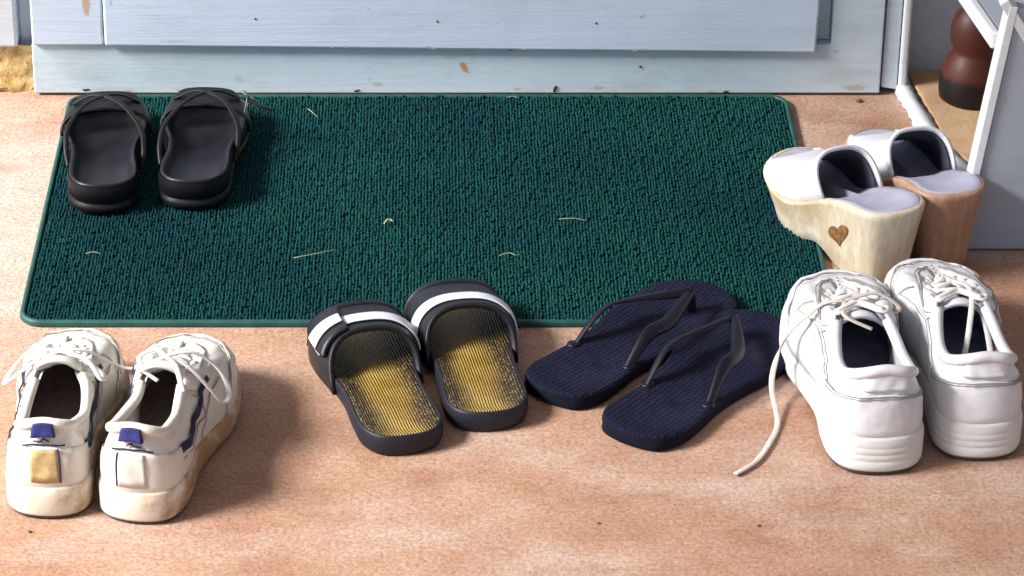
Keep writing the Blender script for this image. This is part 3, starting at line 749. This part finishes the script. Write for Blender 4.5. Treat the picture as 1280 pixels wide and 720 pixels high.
# ------------------------------------------------------------------ flip flops
FLI_O = [(0, 0), (.10, .022), (.148, .10), (.152, .22), (.145, .36), (.158, .50), (.185, .64), (.188, .78), (.140, .925), (.0, 1.0),
         (-.135, .95), (-.185, .82), (-.180, .66), (-.145, .50), (-.132, .34), (-.145, .20), (-.142, .095), (-.098, .022)]
G5 = 'navy flip flops beside the mat edge'
def flip(label, loc, deg, side, L=.266, tilt=(0, 0)):
    T = thing('flip_flop', label, 'flip flop', loc, R(-deg), G5); T.rotation_euler = (tilt[0], tilt[1], R(-deg)); ft = Foot(FLI_O, L, 1.05, side)
    z1 = lambda z: (lambda t: z + .004 * sm(.8, 1, t) + .003 * sm(.25, 0, t) * (z / .0145))
    sole(ft, 'sole', [(-.003, 0, z1(.0002)), (.0005, 0, z1(.0025)), (-.0005, 0, z1(.006)), (.0005, 0, z1(.010)), (0, 0, z1(.0125))], 'flip_side', T, capt=False)
    sole(ft, 'footbed', [(0, 0, z1(.0125)), (-.0014, 0, z1(.0141)), (-.004, 0, z1(.0145)), (-.004, .2, z1(.0139)), (-.004, .5, z1(.0133)), (-.004, .9, z1(.0133))], 'flip', T, capb=False)
    top = Vector((-.012, .79 * L, .036)); st = None
    def strap(anchor, mid, name='strap'):
        P = cr([anchor, anchor.lerp(mid, .5) + Vector((0, 0, .012)), mid, top], 8); g = []
        for i, p in enumerate(P):
            t = i / (len(P) - 1); tt = (P[min(i + 1, len(P) - 1)] - P[max(i - 1, 0)]).normalized()
            inw = Vector((-p.x, .018, 0)).normalized()
            nn = (Vector((0, 0, 1)) * .75 - inw * .55); sd_ = tt.cross(nn).normalized()
            nn = sd_.cross(tt).normalized(); w = .0042 + .0028 * sm(0, .45, t) - .002 * sm(.7, 1, t)
            for q, h in ((-1, 0), (-.75, .0016), (0, .0026), (.75, .0016), (1, 0), (.7, -.001), (0, -.0008), (-.7, -.001)):
                g.append(p + sd_ * w * q + nn * h)
        f = []
        for i in range(len(P) - 1):
            for k in range(8): f.append((i * 8 + k, i * 8 + (k + 1) % 8, (i + 1) * 8 + (k + 1) % 8, (i + 1) * 8 + k))
        f += [tuple(range(8)), tuple(range(len(P) * 8 - 8, len(P) * 8))]
        return make(ft, name, g, f, 'flip_strap', T)
    a, b = ft.xr(.33 * L)
    strap(Vector((b - .006, .33 * L, .012)), Vector((b - .015, .58 * L, .036)))
    a2, b2 = ft.xr(.31 * L)
    strap(Vector((a2 + .006, .31 * L, .012)), Vector((a2 + .006, .56 * L, .036)))
    make_p = tube('toe_post', ft.out([top + Vector((0, -.002, .002)), Vector((-.012, .80 * L, .028)), Vector((-.012, .805 * L, .014))]), .0042, 'flip_strap', T, n=4)
    for xx in (b - .006, a + .006):
        o = lathe('strap_plug', [(.0065, .0), (.0065, .0012), (.004, .002)], 'flip_strap', T, 14); o.location = (xx * side, .325 * L, .0141)
    return T
flip('navy flip flop nearer the slides, strap standing over the mat edge', (.110, -.146, 0), 40, -1)
flip('navy flip flop nearer the white trainers, lying on the bare floor', (.181, -.222, 0), 35, 1)

# ------------------------------------------------------------------ wooden wedge mules
CLO_O = [(0, 0), (.10, .022), (.150, .10), (.158, .22), (.152, .36), (.160, .50), (.182, .64), (.182, .78), (.135, .925), (-.01, 1.0),
         (-.138, .945), (-.182, .80), (-.175, .65), (-.148, .50), (-.142, .34), (-.150, .20), (-.146, .095), (-.098, .022)]
G6 = 'white wooden wedge mules on the mat corner'
def clog(label, loc, deg, side, wood, heart, L=.228):
    T = thing('wedge_mule', label, 'mule', loc, R(-deg), G6); ft = Foot(CLO_O, L, 1.10, side)
    zt = lambda t: interp([(0, .092), (.18, .090), (.36, .076), (.62, .048), (.85, .050), (1, .060)], t)
    zb = lambda t: interp([(0, .0003), (.34, .0003), (.50, .009), (.62, .001), (.74, .001), (.90, .012), (1, .030)], t)
    zm = lambda a: (lambda t: zb(t) + (zt(t) - zb(t)) * a)
    hp = lambda o: o
    # block tapers towards the ground
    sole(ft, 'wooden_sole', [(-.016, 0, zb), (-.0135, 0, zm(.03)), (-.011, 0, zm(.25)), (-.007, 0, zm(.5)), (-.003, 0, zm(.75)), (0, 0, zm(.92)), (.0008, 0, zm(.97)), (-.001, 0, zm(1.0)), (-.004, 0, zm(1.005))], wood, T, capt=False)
    rim = lambda d: (lambda t: zt(t) - d)
    sole(ft, 'insole', [(-.0038, 0, rim(.0006)), (-.006, 0, rim(-.0008)), (-.008, .15, rim(.001)), (-.008, .4, rim(.0028)), (-.008, .75, rim(.0032)), (-.008, .95, rim(.0032))], 'clog_insole', T, capb=False)
    zbs = lambda t: zt(t) - .002
    u = band(ft, 'upper_band', 'leather_white', T, (.40, .975), (.54, .90), lambda w: .055 - .043 * w, zbs, -.0035, th=.0022, ny=14, pw=.62)
    band(ft, 'lining', 'clog_lining', u, (.41, .965), (.552, .89), lambda w: .052 - .043 * w, zbs, -.0070, th=.0012, ny=14, pw=.62)
    band(ft, 'band_edge', 'leather_white', u, (.392, .412), (.532, .550), .0555, zbs, -.0030, th=.0034, ny=3, pw=.62)
    if heart:
        P = []
        for k in range(40):
            a = 2 * math.pi * k / 40
            x = 16 * math.sin(a) ** 3; y = 13 * math.cos(a) - 5 * math.cos(2 * a) - 2 * math.cos(3 * a) - math.cos(4 * a)
            P.append((x / 17, y / 17))
        # wrap it onto the sole's outer side, with a hollow in the middle
        v = []; 
        def onside(y, z):
            t = y / L; a_, b_ = ft.xr(y); fr = (z - zb(t)) / (zt(t) - zb(t))
            o = interp([(0, -.0135), (.25, -.011), (.5, -.007), (.75, -.003), (1, 0)], fr)
            return Vector((a_ - o - .0008 if heart < 0 else b_ + o + .0008, y, z))
        n = len(P); rings = [1.0, .82, .5]
        for r_ in rings:
            for x, y in P: 
                yy = heart_y * L + x * r_ * .0230; zz = .046 + y * r_ * .0150 - .55 * x * r_ * .0230
                v.append(onside(yy, zz))
        v.append(onside(heart_y * L, .046))
        f = []
        for r_ in range(2):
            for k in range(n): f.append((r_ * n + k, r_ * n + (k + 1) % n, (r_ + 1) * n + (k + 1) % n, (r_ + 1) * n + k))
        for k in range(n): f.append((2 * n + k, 2 * n + (k + 1) % n, 3 * n))
        o = make(ft, 'heart_mark', v, f, 'burn', T); o['label'] = 'brown burnt heart mark on the outer side of the sole'
    return T
heart_y = .27
clog('white wedge mule with pale wooden sole and brown heart mark', (.464, .066, 0), -24, -1, 'wood', 1)
clog('white wedge mule with shade-tinted wooden sole by the stand', (.524, .104, 0), -14, 1, 'wood_shaded', 0)

# ------------------------------------------------------------------ stand, bottle
sd_ = thing('wooden_stand', 'grey blue board stand with white edges at the right border', 'stand', (0, 0, 0))
PY = .160
prism('side_panel', [(.543, .002), (.5765, .268), (.60, .262), (.635, .175), (.80, .172), (.80, .002)], PY, PY + .018, 'stand', sd_)
def ribbon(name, a, b, w, y0, y1, mat, par):
    d = (Vector(b) - Vector(a)).normalized(); nrm = Vector((-d.y, d.x)) * w
    return prism(name, [tuple(Vector(a)), tuple(Vector(b)), tuple(Vector(b) + nrm), tuple(Vector(a) + nrm)], y0, y1, mat, par, .001)
ribbon('edge_strip', (.5425, .002), (.576, .270), .0085, PY - .003, PY + .022, 'stand_edge', sd_)
ribbon('edge_strip', (.566, .2785), (.640, .170), -.010, PY - .0025, PY + .021, 'stand_edge', sd_)
sh = slab('shelf_board', [(.566, PY + .019), (.80, PY + .019), (.80, .42), (.535, .42)], .218, .232, 'stand', sd_)
slab('board_edge', [(.5565, PY + .019), (.5655, PY + .019), (.5345, .42), (.5255, .42)], .216, .2335, 'stand_edge', sh)
box('leg', .70, .78, .395, .415, .012, .217, 'stand', sd_)
bt = setp(lathe('brown_bottle', [(.031, 0), (.0350, .003), (.0362, .010), (.0360, .020), (.0345, .032), (.0315, .043), (.0275, .051), (.0245, .056), (.0235, .059), (.0240, .062),
      (.0265, .068), (.0282, .078), (.0278, .088), (.0245, .099), (.0185, .107), (.0125, .112), (.0098, .120), (.0095, .140), (.0115, .143), (.0110, .148), (.004, .148)], 'bottle', None, 48),
      'brown gourd-shaped bottle with dark base standing on the ledge', 'bottle')
bt.location = (.6, .500, .012)

# ------------------------------------------------------------------ small litter
def blade(label, pts, r=.0005):
    o = tube('straw', pts, r, 'straw', None, n=6, seg=5, taper=lambda t: 1 - .6 * t); return setp(o, label, 'straw', 'bits of dry straw on the mat')
z = .0088
blade('long curved pale straw on the mat left of the slides', [(-.135, .129, z), (-.118, .134, z + .001), (-.102, .141, z + .001), (-.093, .147, z)])
blade('short bent straw on the mat right of the slide strap', [(.072, .134, z), (.082, .138, z + .001), (.088, .133, z + .001), (.094, .137, z)])
blade('straight pale straw near the middle of the mat', [(.135, .214, z), (.150, .214, z + .001), (.163, .211, z)])
blade('little tuft of straw at the centre of the mat', [(-.045, .203, z), (-.041, .208, z + .003), (-.036, .206, z + .001), (-.038, .214, z)], .0009)
blade('thin straw on the mat right of the black sandals', [(-.132, .478, z), (-.127, .468, z + .001), (-.121, .457, z)])
blade('tiny straw on the mat below the black sandals', [(-.345, .138, z), (-.337, .140, z + .001), (-.330, .137, z)])
blade('tiny straw by the door at the mat back edge', [(.088, .508, z), (.094, .509, z + .001), (.100, .507, z)])
def grit(label, x, y, r):
    bm = bmesh.new(); bmesh.ops.create_icosphere(bm, subdivisions=1, radius=r)
    for v_ in bm.verts: v_.co *= random.uniform(.7, 1.2); v_.co.z = v_.co.z * .6 + r * .4
    me = bpy.data.meshes.new('grit'); bm.to_mesh(me); bm.free()
    o = link('grit', me, 'stone'); o.location = (x, y, 0); setp(o, label, 'grit', 'specks of grit on the floor')
grit('dark speck of grit below the leftmost sneaker', -.348, -.366, .0021)
grit('dark speck of grit below the flip flops', .150, -.352, .0018)
grit('dark speck of grit below the trailing lace', .290, -.356, .0018)
grit('small dark chip on the floor beside the door corner', .480, .515, .004)

# sand and dust grains gathered on the floor and along the mat and door
v = []; f = []; rg = random.Random(5)
for k in range(2600):
    q = rg.random()
    if q < .3: x, y = rg.uniform(-.55, .55), -abs(rg.gauss(0, .02)) - .001
    elif q < .45: x, y = -.401 - abs(rg.gauss(0, .02)), rg.uniform(0, .52)
    elif q < .55: x, y = rg.uniform(.40, .50), rg.uniform(.42, .528)
    else: x, y = rg.uniform(-.6, .75), rg.uniform(-.55, .0)
    a = rg.uniform(.0003, .0009); b = len(v); t = rg.uniform(0, 6.3)
    for m in range(3): v.append((x + a * math.cos(t + m * 2.1) * rg.uniform(.7, 1.4), y + a * math.sin(t + m * 2.1) * rg.uniform(.7, 1.4), .0001))
    v.append((x, y, a * rg.uniform(.7, 1.3)))
    f += [(b, b + 1, b + 3), (b + 1, b + 2, b + 3), (b + 2, b, b + 3)]
sg_ = link('sand', rawmesh('sand', v, f), simple('pale_sand_grains', lin('c9ae94'), lin('6a4c3a'), 300, .9), None, False)
setp(sg_, 'fine scattered sand and dust grains on the concrete floor', 'sand', kind='stuff')
